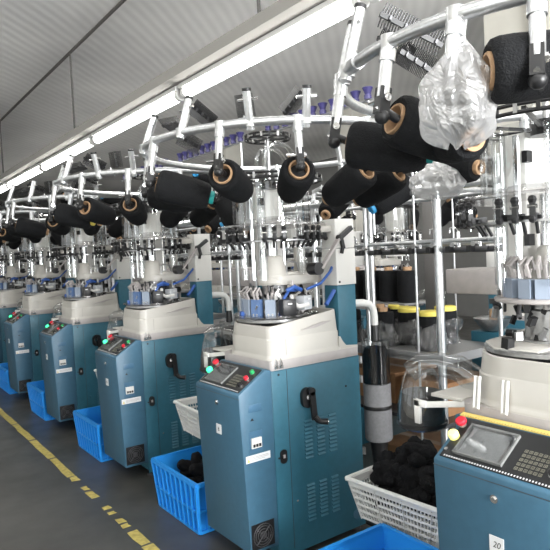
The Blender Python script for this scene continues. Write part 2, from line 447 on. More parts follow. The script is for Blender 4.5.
    MB().box((.203, .001, .03), (.808, .006, .995), 0).build('side_panel', TEAL, body, .002)
    MB().box((.296, -.001, .06), (.298, .002, .99)).build('panel_seam', DSTEEL, body)
    for (z0, z1) in ((.50, .715), (.165, .372)):
        for xc in (.421, .506, .590):
            lv = MB()
            for i in range(10):
                z = z0+(z1-z0)*(i+.5)/10
                lv.prism([(xc-.026, .0012, z-.007), (xc-.026, .0012, z+.005), (xc-.026, -.006, z-.005)], (.052, 0, 0))
            lv.box((xc-.027, .0008, z0), (xc+.027, .0014, z1))
            lv.build('vent_louvres', TEAL, body)
    MB().cyl((.742, -.0015, .105), (.742, .002, .105), .026, n=18).build('blanking_plug', BOXBLUE, body)
    lk = MB()
    lk.prism([(.253+.022*math.cos(2*PI*i/16), -.004, .552+(.018 if math.sin(2*PI*i/16) > 0 else -.018)+.018*math.sin(2*PI*i/16)) for i in range(16)], (0, .008, 0), 0)
    lk.box((.247, -.010, .545), (.259, -.003, .562), 1)
    lk.build('panel_latch', [BLACK, GREYP], body)
    for x, z in ((.204+.02, .549), (.245, .975), (.33, .30), (.70, .84)):
        MB().cyl((x, -.002, z), (x, .002, z), .006, n=8).build('screw', BLACK if z > .5 else CHROME, body)
    ck = MB()
    ck.prism([(.417+.040*math.cos(2*PI*i/20), -.020, .829+(.014 if math.sin(2*PI*i/20) > 0 else -.014)+.040*math.sin(2*PI*i/20)) for i in range(20)], (0, .024, 0), 0)
    ck.cyl((.410, -.03, .835), (.410, -.019, .835), .012, n=12, m=1)
    ck.bar((.432, -.033, .858), (.443, -.033, .712), .012, .034, 0, (1, 0, 0))
    ck.cyl((.430, -.039, .862), (.430, -.018, .862), .022, n=16)
    ck.tube([(.444, -.035, .725), (.456, -.045, .708), (.466, -.055, .700), (.484, -.070, .700), (.494, -.08, .700)], [.017, .016, .014, .016, .017], 12)
    ck.cyl((.494, -.08, .70), (.497, -.083, .70), .008, n=10, m=1)
    ck.build('hand_crank', [BLACK, CHROME], root)
    for x in (.24, .77):
        for y in (.05, .45):
            MB().cyl((x, y, 0), (x, y, .015), .032, n=12).cyl((x, y, .015), (x, y, .06), .012, n=8).build('foot', DSTEEL, root)
    for z in (.97, .86, .45):
        MB().box((.806, .0, z-.02), (.826, .03, z+.02)).cyl((.818, -.004, z-.02), (.818, -.004, z+.02), .007, n=8).build('hinge', STEEL, body)
    bb = MB().prism([(x, y, .999) for x, y in rrect(.196, -.006, .80, .485, (.02, .01, .01, .06))], (0, 0, .050))
    bb.build('base_plate', GREYP, root, .002)
    # cream cover (open tub)
    cv = MB()
    def ztop(x): return 1.215+.12*(x-.2)
    rings = []
    N = 8
    def ring(inset, z, xs=None):
        pts = rrect(.205+inset, .0+inset, .675-inset, .47-inset, (.05, .03, .06, .15), N)
        return [(x, y, (z if z is not None else ztop(x)) + (0)) for x, y in pts]
    lv_ = [ring(-.008, 1.048), ring(-.008, 1.056), ring(-.002, 1.064), ring(.0, 1.075), ring(.0, 1.150), ring(.004, 1.156), ring(.004, 1.158)]
    top = [(x, y, ztop(x)) for x, y, _ in ring(.010, 0)]
    top2 = [(x, y, ztop(x)+.003) for x, y, _ in ring(.014, 0)]
    top3 = [(x, y, ztop(x)) for x, y, _ in ring(.018, 0)]
    inn = ring(.026, 1.14)
    L = lv_+[top, top2, top3, inn]
    n = len(inn); vs = [p for r_ in L for p in r_]
    fs = [(j*n+i, j*n+(i+1) % n, (j+1)*n+(i+1) % n, (j+1)*n+i) for j in range(len(L)-1) for i in range(n)]
    cv.add(vs, fs, 0, True); cv.add(inn, [tuple(range(n))], 1, False)
    # flange toward the post
    cv.prism([(.66, -.003, 1.048), (.80, -.003, 1.048), (.80, -.003, 1.058), (.715, -.003, 1.066), (.69, -.003, 1.09), (.672, -.003, 1.12), (.66, -.003, 1.12)], (0, .05, 0), 0)
    cover = cv.build('cylinder_cover', [CREAM, DSTEEL], root)
    g = MB().prism([(.40, -.003, 1.185), (.55, -.003, 1.215), (.62, -.003, 1.215), (.50, -.003, 1.188)], (0, .006, 0)); g.build('finger_recess', GREYP, cover)
    MB().box((.300, -.002, 1.05), (.3015, .003, 1.15)).build('cover_joint', GREYP, cover)
    cl = MB()
    for x in (.222, .25):
        cl.tube([(x, -.010, 1.010), (x, -.014, 1.035), (x+.006, -.008, 1.058), (x+.012, -.014, 1.035), (x+.012, -.01, 1.01)], .003, 6)
    cl.box((.215, -.009, 1.006), (.272, -.004, 1.024))
    cl.build('cover_clip', CHROME, cover)
    if kind == 'near':
        for x, y in ((.275, .505), (.225, .40)):
            MB().tube([(.196, y-.10, 1.15), (.185, y-.10, 1.07), (.182, y-.10, 1.045), (.182, y-.115, 1.045), (.185, y-.115, 1.07), (.196, y-.115, 1.15)], .006, 6).build('wire_hook', WHITE, cover)
        MB().prism([(.235, .20, 1.238), (.235, .36, 1.238), (.30, .435, 1.246), (.46, .435, 1.255), (.46, .30, 1.255), (.33, .20, 1.246)], (0, 0, .008)).build('cover_lid', CREAM, cover, .002)
    # post
    pt = MB().box((.673, .004, .98), (.807, .115, 1.40)); post = pt.build('support_post', TEAL, root, .004)
    pc = MB().box((.668, .0, 1.400), (.812, .12, 1.60)).box((.670, .001, 1.603), (.810, .119, 1.765))
    pc.build('post_cover', WHITE, post, .004)
    MB().cyl((.687, -.002, 1.418), (.687, .001, 1.418), .007, n=8).build('post_screw', BLACK, post)
    # lever
    lvr = MB().bar((.55, -.01, 1.50), (.69, -.012, 1.665), .012, .028, 0, (0, 1, 0)).bar((.68, -.016, 1.655), (.77, -.02, 1.715), .024, .024, 1)
    lvr.cyl((.53, -.02, 1.50), (.53, .05, 1.50), .034, n=14, m=1).cyl((.69, -.02, 1.66), (.69, .02, 1.66), .018, n=10, m=1)
    lvr.bar((.70, -.012, 1.665), (.715, -.012, 1.60), .014, .02, 1).bar((.715, -.012, 1.62), (.70, -.012, 1.575), .012, .016, 1)
    lvr.build('cylinder_lever', [GREYP, BLACK], root)
    # yarn finger arm to the post
    MB().bar((.55, .05, 1.71), (.70, .05, 1.715), .04, .035).bar((.50, .09, 1.735), (.68, .08, 1.738), .02, .01).build('finger_arm', CREAM, root, .003)
    # knitting head
    dz = .145 if kind == 'near' else 0
    fr_ = .135 if kind == 'near' else .175; fs_ = .78 if kind == 'near' else 1
    hd = MB().lathe([(0, 0), (.215, 0), (.22, .004), (.22, .018), (.215, .022), (.10, .022), (.10, .04), (0, .04)], (AX, AY, 1.222), (0,0,1), 32)
    head = hd.build('needle_bed', STEEL, root)
    rr = random.Random(5); ct = MB()
    ct.lathe([(.085, 0), (.085, .12), (.07, .125), (.07, .18), (0, .18)], (AX, AY, 1.24), (0,0,1), 24, 1)
    for i in range(74):
        a = rr.uniform(0, 2*PI); r_ = rr.uniform(.07, .20); z = rr.uniform(1.245, 1.40); sx = rr.uniform(.012, .045)
        M = Matrix.Rotation(a+rr.uniform(-.4, .4), 3, 'Z') @ Matrix.Rotation(rr.uniform(-.5, .5), 3, 'X')
        p = (AX+r_*math.cos(a), AY+r_*math.sin(a), z)
        k_ = rr.choice((0, 0, 0, 1, 1, 2, 3 if kind == 'row' else 0))
        if rr.random() < .6: ct.obox(p, (sx, rr.uniform(.01, .03), rr.uniform(.01, .05)), M, k_)
        else: ct.cyl(p, Vector(p)+M @ Vector((0, .02, rr.uniform(.02, .06))), rr.uniform(.004, .012), n=8, m=k_)
    ct.build('cam_mechanism', [BLACK, STEEL, GREYP, BLUEH], root)
    fb = MB()
    for i, a in enumerate((128, 152, 178, 200, 226)):
        rad = fr_; p = Vector((AX+rad*math.cos(R(a)), AY+rad*math.sin(R(a)), 1.298+dz-(1-fs_)*.05)); M = Matrix.Rotation(R(a), 3, 'Z')
        x = MB(); x.obox(p, (.035, .055*fs_, .10*fs_), M, 0)
        for q in (-.011, .011):
            x.obox(p + M @ Vector((.019, q, -.03)), (.004, .008, .008), M, 2)
            x.tube([p + M @ Vector((0, q, .045)), p + M @ Vector((.018, q, .085)), p + M @ Vector((-.01, q, .11)), p + M @ Vector((-.03, q, .07))], .007, 6, 1)
        x.build('feeder_box', [BBLUE if i == 3 and kind == 'row' else BGREY, GREYP, CHROME], root, 0)
    fp = .178 if kind == 'near' else .235
    MB().lathe([(.12, 0), (fp, 0), (fp+.005, .004), (fp+.005, .012), (fp, .016), (.12, .016), (.12, 0)], (AX, AY, 1.246+dz), (0,0,1), 40).build('feeder_plate', ACRR if kind == 'row' else GREYP, root)
    M = Matrix.Rotation(R(255), 3, 'Z')
    for a, rad, z, sz, m_, nm in ((252, .215, 1.305, (.07, .075, .085), BLACK, 'solenoid'), (285, .20, 1.32, (.06, .07, .075), LGREY, 'valve_box')):
        M = Matrix.Rotation(R(a), 3, 'Z')
        MB().obox((AX+rad*math.cos(R(a)), AY+rad*math.sin(R(a)), z), sz, M).obox((AX+(rad+.036)*math.cos(R(a)), AY+(rad+.036)*math.sin(R(a)), z+.02), (.004, .03, .014), M, 1).build(nm, [m_, LABELW], root, .003)
    hs = MB()
    hs.tube([(.60, .02, 1.30), (.645, .03, 1.34), (.66, .02, 1.37), (.70, .05, 1.36)], .012, 8)
    hs.tube([(.50, .06, 1.39), (.58, .03, 1.42), (.64, .02, 1.48), (.67, .04, 1.50)], .008, 8)
    if kind == 'row': hs.tube([(.36, .12, 1.26), (.37, .10, 1.34), (.41, .10, 1.39), (.48, .09, 1.39)], .009, 8)
    hs.tube([(.38, .08, 1.39), (.42, .06, 1.41), (.47, .07, 1.39)], .012, 8)
    hs.build('air_hoses', BLUEH, root)
    MB().tube([(.42, .09, 1.36), (.40, .06, 1.33), (.43, .045, 1.305), (.50, .05, 1.31)], .012, 8).build('white_hose', WHITE, root)
    # dial casting
    dc = MB()
    dc.prism([(x, y, 1.415) for x, y in rrect(AX-.09, AY-.11, AX+.27, AY+.10, (.10, .06, .06, .10), 6)], (0, 0, .055))
    dc.prism([(x, y, 1.465) for x, y in rrect(AX+.02, AY-.09, AX+.24, AY+.09, (.04, .04, .04, .04), 4)], (0, 0, .02))
    dc.lathe([(.085, 0), (.060, .10), (.050, .14), (.040, .15), (0, .15)], (AX-.01, AY-.02, 1.43), (0,0,1), 28)
    dc.cyl((AX+.17, AY-.02, 1.47), (AX+.17, AY-.02, 1.62), .032, n=18)
    dc.box((AX+.20, AY-.06, 1.43), (.70, AY+.06, 1.50))
    dc.build('dial_casting', CREAM, root, .006)
    MB().tube([(AX+.03, AY-.08, 1.47), (AX+.03, AY-.08, 1.53), (AX+.05, AY-.08, 1.545), (AX+.10, AY-.08, 1.535), (AX+.12, AY-.08, 1.47)], .005, 6).build('wire_guide', STEEL, root)
    MB().cyl((AX, AY, 1.46), (AX, AY, 1.75), .028, n=14).cyl((AX-.10, AY+.05, 1.45), (AX-.10, AY+.05, 1.95), .012, n=8).cyl((AX+.12, AY+.06, 1.45), (AX+.12, AY+.06, 1.95), .012, n=8).build('dial_shaft', CHROME, root)
    # column box behind
    cb = MB().box((AX-.03, AY+.06, 1.50), (AX+.13, AY+.16, 1.97)); cbo = cb.build('column_housing', WHITE, root, .004)
    for z in (1.60, 1.885): MB().box((AX-.045, AY+.045, z-.02), (AX-.012, AY+.065, z+.02)).build('sensor_block', BLACK, cbo)
    # yarn finger ring
    fr = MB().lathe([(.235, 0), (.265, 0), (.265, .008), (.235, .008), (.235, 0)], (AX, AY, 1.655), (0,0,1), 40)
    fr.build('finger_ring', STEEL, root)
    for i in range(8):
        a = 2*PI*i/8+.2; x = MB()
        M = Matrix.Rotation(a, 3, 'Z'); x.obox((AX+.262*math.cos(a), AY+.262*math.sin(a), 1.668), (.012, .13, .012), M)
        for d_ in (-.17, 0, .17):
            q = a+d_; M = Matrix.Rotation(q, 3, 'Z'); c0 = Vector((AX+.265*math.cos(q), AY+.265*math.sin(q), 1.67))
            x.obox(c0, (.055, .018, .022), M).obox(c0+M @ Vector((.03, 0, .02)), (.018, .016, .05), M)
            x.ball(c0+M @ Vector((.032, 0, .05)), .014, 8); x.ball(c0+M @ Vector((.032, 0, -.008)), .013, 8)
            x.cyl(c0+M @ Vector((-.02, 0, .0)), c0+M @ Vector((-.05, 0, -.05)), .006, n=6)
            x.cyl(c0+M @ Vector((.034, -.014, .03)), c0+M @ Vector((.034, .014, .03)), .006, n=6, m=1)
        x.build('yarn_finger_set', [BLACK, CHROME], root)
    # clear disc, cylinder
    MB().lathe([(.0, .0), (.295, 0), (.30, .004), (.30, .010), (.295, .014), (.17, .014), (.15, .045), (.06, .06), (0, .06)], (AX, AY, 1.735), (0,0,1), 44).build('clear_disc', ACRR, root)
    MB().lathe([(.215, 0), (.215, .21)], (AX, AY, 1.76), (0,0,1), 40).build('clear_drum', ACR, root)
    for a in (140, 215, 330):
        p = Vector((AX+.16*math.cos(R(a)), AY+.16*math.sin(R(a)), 0))
        MB().lathe([(.024, 1.45), (.024, 1.97)], p, (0,0,1), 16).build('clear_tube', ACR, root)
    # top yarn ring (dark wheel)
    tr = MB()
    for rad, z in ((.285, 1.985), (.285, 2.010), (.24, 1.995)):
        tr.tube([(AX+rad*math.cos(2*PI*i/40), AY+rad*math.sin(2*PI*i/40), z) for i in range(40)], .007, 6, 0, True)
    for i in range(28):
        a = 2*PI*i/28; tr.obox((AX+.285*math.cos(a), AY+.285*math.sin(a), 1.998), (.016, .012, .030), Matrix.Rotation(a, 3, 'Z'), 1 if i % 2 else 0)
    for i in range(6):
        a = 2*PI*i/6+.3; tr.bar((AX+.04*math.cos(a), AY+.04*math.sin(a), 1.97), (AX+.28*math.cos(a), AY+.28*math.sin(a), 1.998), .014, .010)
    tr.cyl((AX, AY, 1.95), (AX, AY, 2.0), .05, n=16)
    tr.build('yarn_guide_ring', [BLACK, STEEL], root)
    tr = MB()
    for rad, z in ((.125, 2.225), (.125, 2.245)):
        tr.tube([(AX+rad*math.cos(2*PI*i/28), AY+rad*math.sin(2*PI*i/28), z) for i in range(28)], .006, 6, 0, True)
    for i in range(18):
        a = 2*PI*i/18; tr.obox((AX+.125*math.cos(a), AY+.125*math.sin(a), 2.235), (.014, .012, .024), Matrix.Rotation(a, 3, 'Z'), 1 if i % 2 else 0)
    for i in range(4):
        a = 2*PI*i/4; tr.bar((AX, AY, 2.232), (AX+.12*math.cos(a), AY+.12*math.sin(a), 2.232), .012, .008)
    tr.cyl((AX, AY, 2.0), (AX, AY, 2.24), .010, n=8, m=1)
    tr.build('upper_guide_ring', [BLACK, STEEL], root)
    for dx in (-.07, .07):
        ar = MB()
        ar.tube([(AX-.10+dx*.3, AY-.06+dx, 1.98)] + [(AX-.10+.10*(1-math.cos(R(q)))+dx*.3, AY-.06+dx, 2.09+.09*math.sin(R(q))) for q in range(0, 181, 20)] + [(AX+.10+dx*.3, AY-.06+dx, 1.98)], .013, 8)
        ar.build('clear_arch', ACR, root)
    # clear collecting jug + elbow on the machine's far side
    jg = MB()
    J = Vector((.30, .735, 0)); Z = .885
    jg.lathe([(.0, 0), (.085, 0), (.094, .008), (.096, .03), (.092, .09), (.080, .15), (.066, .20), (.055, .225), (.04, .232)], J+Vector((0, 0, Z)), (0,0,1), 28)
    jug = jg.build('collecting_jug', JUG, root)
    MB().lathe([(0, .004), (.084, .004), (.091, .03), (.086, .10), (.078, .14), (0, .15)], J+Vector((0, 0, Z)), (0,0,1), 24).build('lint_fill', mat_lint, jug)
    MB().lathe([(.093, .012), (.0985, .014), (.0985, .026), (.093, .028)], J+Vector((0, 0, Z)), (0,0,1), 28).build('base_band', BLACK, jug)
    MB().tube([J+Vector((-.03, .03, Z+.215)), J+Vector((.0, .0, Z+.245)), J+Vector((.04, -.05, Z+.25)), J+Vector((.08, -.12, Z+.235)), J+Vector((.105, -.18, Z+.19)), J+Vector((.12, -.22, Z+.12)), J+Vector((.125, -.24, Z+.04))], [.04, .042, .046, .05, .054, .058, .06], 18).build('clear_elbow', JUG, root)
    hb = MB().box((J.x-.112, J.y-.085, Z+.05), (J.x-.098, J.y-.060, Z+.14)).box((J.x-.112, J.y-.115, Z+.115), (J.x-.098, J.y-.060, Z+.14)).bar((J.x-.105, J.y-.10, Z+.125), (.235, .47, Z+.15), .012, .022)
    hb.build('jug_bracket', WHITE, root, .002)
    MB().box((.22, .486, Z+.155), (.62, .62, Z+.167)).build('side_shelf', CREAM, root, .002)
    tag(root, 'x', 'knitting machine', 'knitting machines of the front row')
    OFF = (0, 0, 0)
    return root
mat_lint = mat('grey_lint', (.05, .05, .052), .9, 0, .3, 40)
OFF0 = Vector((.42, .25, 0))
proto = make_machine('row')
near = make_machine('near')
near.location = OFF0 + Vector((0, -P, 0))
near['label'] = 'nearest blue sock knitting machine at the right edge, number sticker 20 and yellow lamp'
# extras of the near machine
cab = [c for c in near.children if c.name.startswith('control_cabinet')][0]
pan = [c for c in near.children if c.name.startswith('control_panel')][0]
OFF = tuple(OFF0)
s = MB(); s.prism([pp(.1635, .004, 0.0), pp(.1800, .004, -.006), pp(.1800, .45, -.006), pp(.1635, .45, 0.0)], Vector((0, 0, .004)), 0)
for i in range(44):
    y = .008+i*.010; s.obox(pp(.168, y, .0022), (.006, .0012, .001), None, 1)
s.build('tape_ruler', [TAPE, INK], pan)
t = text_mb('20', .026, (.0022, .213, .703), (0, -1, 0), (0, 0, 1), (-1, 0, 0), .25); t.build('sticker_number', INK, cab)
OFF = (0, 0, 0)
machines = [near]
descr = ['second', 'third', 'fourth', 'fifth', 'sixth', 'seventh', 'eighth']
for k in range(7):
    o = proto if k == 0 else copy_tree(proto)
    o.location = OFF0 + Vector((0, k*P, 0))
    o['label'] = 'teal sock knitting machine with black crank, %s in the row from the right' % descr[k] if k else 'large teal sock knitting machine with black crank and full side in view, centre'
    machines.append(o)
# sticker marks on the second machine (an illegible short number)
cab1 = [c for c in proto.children if c.name.startswith('control_cabinet')][0]

# row behind, turned round
MB_backs = []
for k in range(-1, 6):
    o = copy_tree(proto)
    o.rotation_euler = (0, 0, PI); o.location = Vector((2.95, k*P+.12, 0)); o['group'] = 'knitting machines of the row behind'
    o['label'] = 'teal sock knitting machine of the row behind, turned away, %s from the right' % NTH[k+1]
    MB_backs.append(o)

# ------------------------------------------------------------------ yarn creels
CX, CY, CR, CZ = .5, .25, .74, 2.17
def rp(a, r=CR, z=CZ): return Vector((CX+r*math.cos(R(a)), CY+r*math.sin(R(a)), z))
ME = {}
def arm_mesh():
    # arm hangs from the origin, outward is +x
    b = MB(); e = Vector((.03, 0, -.155))
    b.cyl((0, 0, .012), e, .0185, n=14, m=0)
    b.cyl(Vector((.004, 0, -.022)), Vector((.011, 0, -.055)), .023, n=14, m=0)
    b.cyl(Vector((0, 0, -.02)), Vector((0, 0, .02)), .024, n=14, m=0)
    return b.mesh('hanging_arm', [GALV])
def bracket_mesh():
    b = MB()
    b.obox((.032, 0, -.165), (.034, .032, .075), Matrix.Rotation(R(-11), 3, 'Y'), 0)
    b.cyl((.030, -.06, -.158), (.030, .03, -.158), .0065, n=8, m=1)
    b.cyl((.030, .015, -.158), (.030, .024, -.158), .012, n=8, m=1)
    b.cyl((.046, .0, -.185), (.056, 0, -.192), .008, n=8, m=1)
    b.ball((.036, 0, -.208), .022, 12, 0)
    b.cyl((.03, 0, -.190), (-.02, 0, -.212), .013, n=10, m=0)
    return b.mesh('cone_holder', [BLACK, CHROME])
def up_mesh(dx, h=.16):
    b = MB(); e = Vector((dx, 0, h)); o0 = Vector((-dx*.15, 0, -.03))
    b.cyl(o0, e, .0185, n=14, m=0); b.cyl(e, e+Vector((dx*.06, 0, .012)), .020, n=14, m=1)
    q = e*.72; b.cyl(q+Vector((0, -.045, .0)), q+Vector((0, .045, .006)), .006, n=8, m=2)
    b.cyl(Vector((0, 0, -.02)), Vector((0, 0, .02)), .024, n=14, m=0)
    return b.mesh('upright_arm', [GALV, BLACK, CHROME])
def brush_mesh():
    b = MB(); L = .30
    b.obox((L/2, 0, 0), (L, .016, .012), None, 0)
    for i in range(24):
        x = .008+i*L/24.5
        for s_ in (-1, 1):
            b.cyl((x, 0, 0), (x+.003, s_*.042, .004), .0042, .003, n=5, m=0)
        if i % 6 == 3: b.obox((x, 0, .010), (.010, .014, .010), None, 1)
    return b.mesh('bristle_comb', [BLACK, DSTEEL])
ME['arm'] = arm_mesh(); ME['br'] = bracket_mesh(); ME['upi'] = up_mesh(-.06); ME['upo'] = up_mesh(.045, .125); ME['ups'] = up_mesh(-.05, .20); ME['brush'] = brush_mesh()
def ring_mesh():
    b = MB(); N = 56
    b.tube([(CR*math.cos(2*PI*i/N), CR*math.sin(2*PI*i/N), 0) for i in range(N)], .0195, 12, 0, True)
    for a in (132, 158, 222, 310, 50, 345, 85):
        p = Vector((CR*math.cos(R(a)), CR*math.sin(R(a)), 0)); t = Vector((-math.sin(R(a)), math.cos(R(a)), 0))
        b.cyl(p-t*.025, p+t*.025, .0235, n=14, m=0)
        b.cyl(p+Vector((0,0,.018)), p+Vector((0,0,.034)), .005, n=6, m=0)
    return b.mesh('ring_pipe', [GALV])
ME['ring'] = ring_mesh()
def post_mesh():
    b = MB(); b.cyl((0, 0, -CZ), (0, 0, 0), .019, n=12); b.cyl((0, 0, -CZ), (0, 0, -CZ+.01), .05, n=14)
    b.cyl((0,0,-.03),(0,0,.02), .024, n=12)
    return b.mesh('floor_post', [GALV])
ME['post'] = post_mesh()
b_ = MB().cyl((0, 0, -CZ), (0, 0, 0), .007, n=10).cyl((0, 0, -CZ), (0, 0, -CZ+.01), .04, n=12); ME['post2'] = b_.mesh('stay_post', [GALV])
def part(name, me, parent, loc=(0,0,0), rot=(0,0,0)):
    o = bpy.data.objects.new(name, me); COL.objects.link(o); o.parent = parent; o.location = loc; o.rotation_euler = rot; return o
def creel(cx, cy, downs, ups, label, group, mirror=False, combs=(), posts=(4, 324)):
    root = empty('yarn_creel', (cx, cy, CZ), PI if mirror else 0)
    part('ring_pipe', ME['ring'], root)
    for a in downs:
        p = (CR*math.cos(R(a)), CR*math.sin(R(a)), 0)
        h = part('hanging_arm', ME['arm'], root, p, (0, 0, R(a)))
        part('cone_holder', ME['br'], h)
    for a, kind, br in ups:
        p = (CR*math.cos(R(a)), CR*math.sin(R(a)), 0)
        u = part('upright_arm', ME[kind], root, p, (0, 0, R(a)))
    for p0, p1, hint in combs:
        p0 = Vector(p0); p1 = Vector(p1); xx = (p1-p0).normalized(); zz = Vector(hint); yy = zz.cross(xx).normalized(); zz = xx.cross(yy)
        o = part('bristle_comb', ME['brush'], root, p0-Vector((cx, cy, CZ)))
        o.rotation_euler = Matrix((xx, yy, zz)).transposed().to_euler(); o.scale = ((p1-p0).length/.30, 1, 1)
    for a in posts:
        part('floor_post' if a < 90 else 'stay_post', ME['post' if a < 90 else 'post2'], root, (CR*math.cos(R(a)), CR*math.sin(R(a)), 0))
    return tag(root, label, 'yarn creel', group)

# yarn cones: built along +x from the base (x=0)
def cone_obj(tip):
    prof = [(.040, .006), (.046, .0), (.056, -.002), (.066, .006), (.070, .020), (.071, .05), (.068, .12), (.062, .19), (.056, .215), (.046, .228), (.026, .232)]
    b = MB().lathe(prof, (0,0,0), (1,0,0), 28)
    body = b.build('yarn_cone', YARN, None, 0, (0,0,0))
    t = MB().lathe([(.033, .03), (.033, -.002), (.035, -.006), (.040, -.006), (.042, -.002), (.041, .006)], (0,0,0), (1,0,0), 24).cyl((.028,0,0),(.030,0,0),.033,n=20,m=1)
    t.build('paper_tube', [TAN, BLACK], body)
    t = MB().lathe([(.028, .225), (.029, .243), (.027, .249), (.017, .249), (.015, .243), (.015, .22)], (0,0,0), (1,0,0), 20).cyl((.222,0,0),(.225,0,0),.016,n=16,m=1)
    t.build('tube_tip', [tip, BLACK], body)
    return body
PROTO = {}
def place_cone(base, d, tip, label, group, scale=1.):
    if tip not in PROTO:
        PROTO[tip] = cone_obj({'tan': TAN, 'teal': TEALTUBE, 'blue': BLUETUBE, 'yellow': YELTUBE}[tip]); o = PROTO[tip]
    else: o = copy_tree(PROTO[tip])
    d = Vector(d).normalized()
    o.location = base; o.rotation_mode = 'QUATERNION'; o.rotation_quaternion = d.to_track_quat('X', 'Z'); o.scale = (scale,)*3
    return tag(o, label, 'yarn cone', group)
def side_word(a):
    a %= 360
    for lo, hi, w in ((0, 40, 'rear'), (40, 80, 'rear left'), (80, 125, 'left'), (125, 160, 'front left'), (160, 190, 'aisle front'), (190, 215, 'front centre'), (215, 245, 'front right'), (245, 300, 'right'), (300, 361, 'rear right')):
        if lo <= a < hi: return w
def hang(cx, cy, a, daz, tilt, tip, label, group, scale=1., mirror=False, push=.02):
    aa = a + (180 if mirror else 0)
    e = Vector((cx+(CR+.012)*math.cos(R(aa)), cy+(CR+.012)*math.sin(R(aa)), CZ-.208))
    az = R(aa+180+daz)
    d = Vector((math.cos(az)*math.cos(R(tilt)), math.sin(az)*math.cos(R(tilt)), -math.sin(R(tilt))))
    return place_cone(e+d*push, d, tip, label, group, scale)

# a point of the scene from a direction in the photograph and a true distance along it (used to measure where things hang)
f_px, yaw, pitch, roll = 596.106, .62397, .0387209, -.0473129
fw = Vector((math.sin(yaw)*math.cos(pitch), math.cos(yaw)*math.cos(pitch), -math.sin(pitch)))
rt = Vector((math.cos(yaw), -math.sin(yaw), 0)); up = rt.cross(fw)
r2 = rt*math.cos(roll)+up*math.sin(roll); u2 = -rt*math.sin(roll)+up*math.cos(roll)
CAMP = Vector((-1.50802, -2.44562, 1.59975))
def at(px, py, d): return CAMP + (fw + r2*((px-275)/f_px) - u2*((py-275)/f_px))*d
UPS_N = [(140, 'ups', []), (152, 'ups', []), (300, 'upo', []), (60, 'upi', []), (20, 'upi', [])]
COMB_N = [(at(380, 14, 1.95), at(442, 46, 2.0), (-.6, -.8, 0)), (at(400, 51, 2.0), at(436, 74, 2.05), (-.6, -.8, 0)), (at(378, 38, 2.0), at(412, 60, 2.1), (-.6, -.8, 0))]
creel(CX, CY-P, [145, 173, 190, 205, 235, 75, 40, 330], UPS_N, 'nearest galvanised pipe ring creel holding black yarn cones, upper right', 'galvanised yarn creels', False, COMB_N, (4, 340))
def free_cone(base, heading, tilt, tip, label, group, sc):
    h = R(heading); t_ = R(tilt)
    return place_cone(Vector(base), (math.cos(h)*math.cos(t_), math.sin(h)*math.cos(t_), -math.sin(t_)), tip, label, group, sc)
G0 = 'yarn cones on the nearest creel'
free_cone((-.125, -.985, 1.945), -53, 12, 'teal', 'black yarn cone with teal tip, on the leftmost arm of the nearest creel', G0, 1.10)
free_cone((-.190, -1.245, 1.968), -14, 17, 'tan', 'large black yarn cone with tan base ring, left below the plastic bag', G0, 1.10)
free_cone(at(489, 72, 1.45), -42, -3, 'tan', 'big black yarn cone right of the plastic bag, tan base ring', G0, 1.15)
cb_ = at(434, 131, 1.86); tp = at(475, 140, 1.62); dd_ = (tp-cb_).normalized()
place_cone(tp-dd_*.28, dd_, 'tan', 'black yarn cone with open tan tip facing right under the plastic bag', G0, 1.13)
for a, daz, tl, tip, lab in [(235, 20, 40, 'tan', 'black yarn cone on the right arm of the nearest creel'), (75, 10, 10, 'tan', 'black yarn cone on the rear left arm of the nearest creel'), (330, 0, 20, 'tan', 'black yarn cone on the rear right arm of the nearest creel')]:
    hang(CX, CY-P, a, daz, tl, tip, lab, G0, 1.1)
UPS = [(162, 'upi', []), (196, 'upi', []), (224, 'upo', []), (243, 'upo', []), (60, 'upi', []), (20, 'upi', [])]
DN = [178, 213, 240, 266, 284, 140, 85, 55, 20, 330]
CONES1 = [(178, -30, 16, 'teal'), (213, 4, 13, 'tan'), (240, 3, 17, 'tan'), (266, 10, 24, 'tan'), (284, -4, 24, 'tan'), (140, -10, 12, 'tan'), (85, 20, 50, 'tan'), (20, 0, 30, 'tan'), (330, 10, 30, 'blue')]
COMB_1 = [(at(163, 126, 3.0), at(182, 122, 3.2), (-.6, -.8, 0)), (at(192, 106, 2.9), at(214, 124, 3.1), (-.6, -.8, 0)), (at(178, 136, 3.1), at(200, 148, 3.2), (-.6, -.8, 0)), (at(243, 94, 2.75), at(247, 118, 2.75), (-.5, -.6, .6)), (at(302, 91, 2.75), at(284, 114, 2.85), (-.5, -.8, .2))]
for k in range(0, 7):
    rot = [0, -9, 14, 5, -6, 10, 0][k]
    dn = [a+rot for a in DN]
    creel(CX, CY+k*P, dn, [(a+rot, q, br) for a, q, br in UPS], 'galvanised pipe ring yarn creel above the %s machine from the right' % NTH[k+1], 'galvanised yarn creels', False, [(a_+Vector((0, k*P, 0)), b_+Vector((0, k*P, 0)), h_) for a_, b_, h_ in COMB_1])
    for a, daz, tl, tip in CONES1:
        tip2 = tip if k == 0 else ('yellow' if (tip == 'teal' and k == 1) else ('tan' if tip == 'teal' else tip))
        hang(CX, CY+k*P, a+rot, daz, tl, tip2, 'black yarn cone, %s arm of creel over %s machine from the right' % ({140: 'left', 85: 'rear left', 20: 'rear', 330: 'rear right', 178: 'front left', 213: 'front middle', 240: 'front right', 266: 'right', 284: 'far right'}[a], NTH[k+1]), 'yarn cones on the creels of the front row', 1.12)
        if k > 1 and a in (330,): pass
    for a, az in ((28, 0), (75, 60)):   # cones lying on top of the ring
        if k in (1, 2, 3):
            p = rp(a+rot, CR-.05, CZ+.085)+Vector((0, k*P, 0))
            place_cone(p, (-math.cos(R(a))*.9, -math.sin(R(a))*.6, .12), 'blue' if a == 28 else 'tan', 'black yarn cone above the ring, %s of creel over %s machine' % ('rear' if a == 28 else 'rear left', NTH[k+1]), 'upper yarn cones of the front row creels')
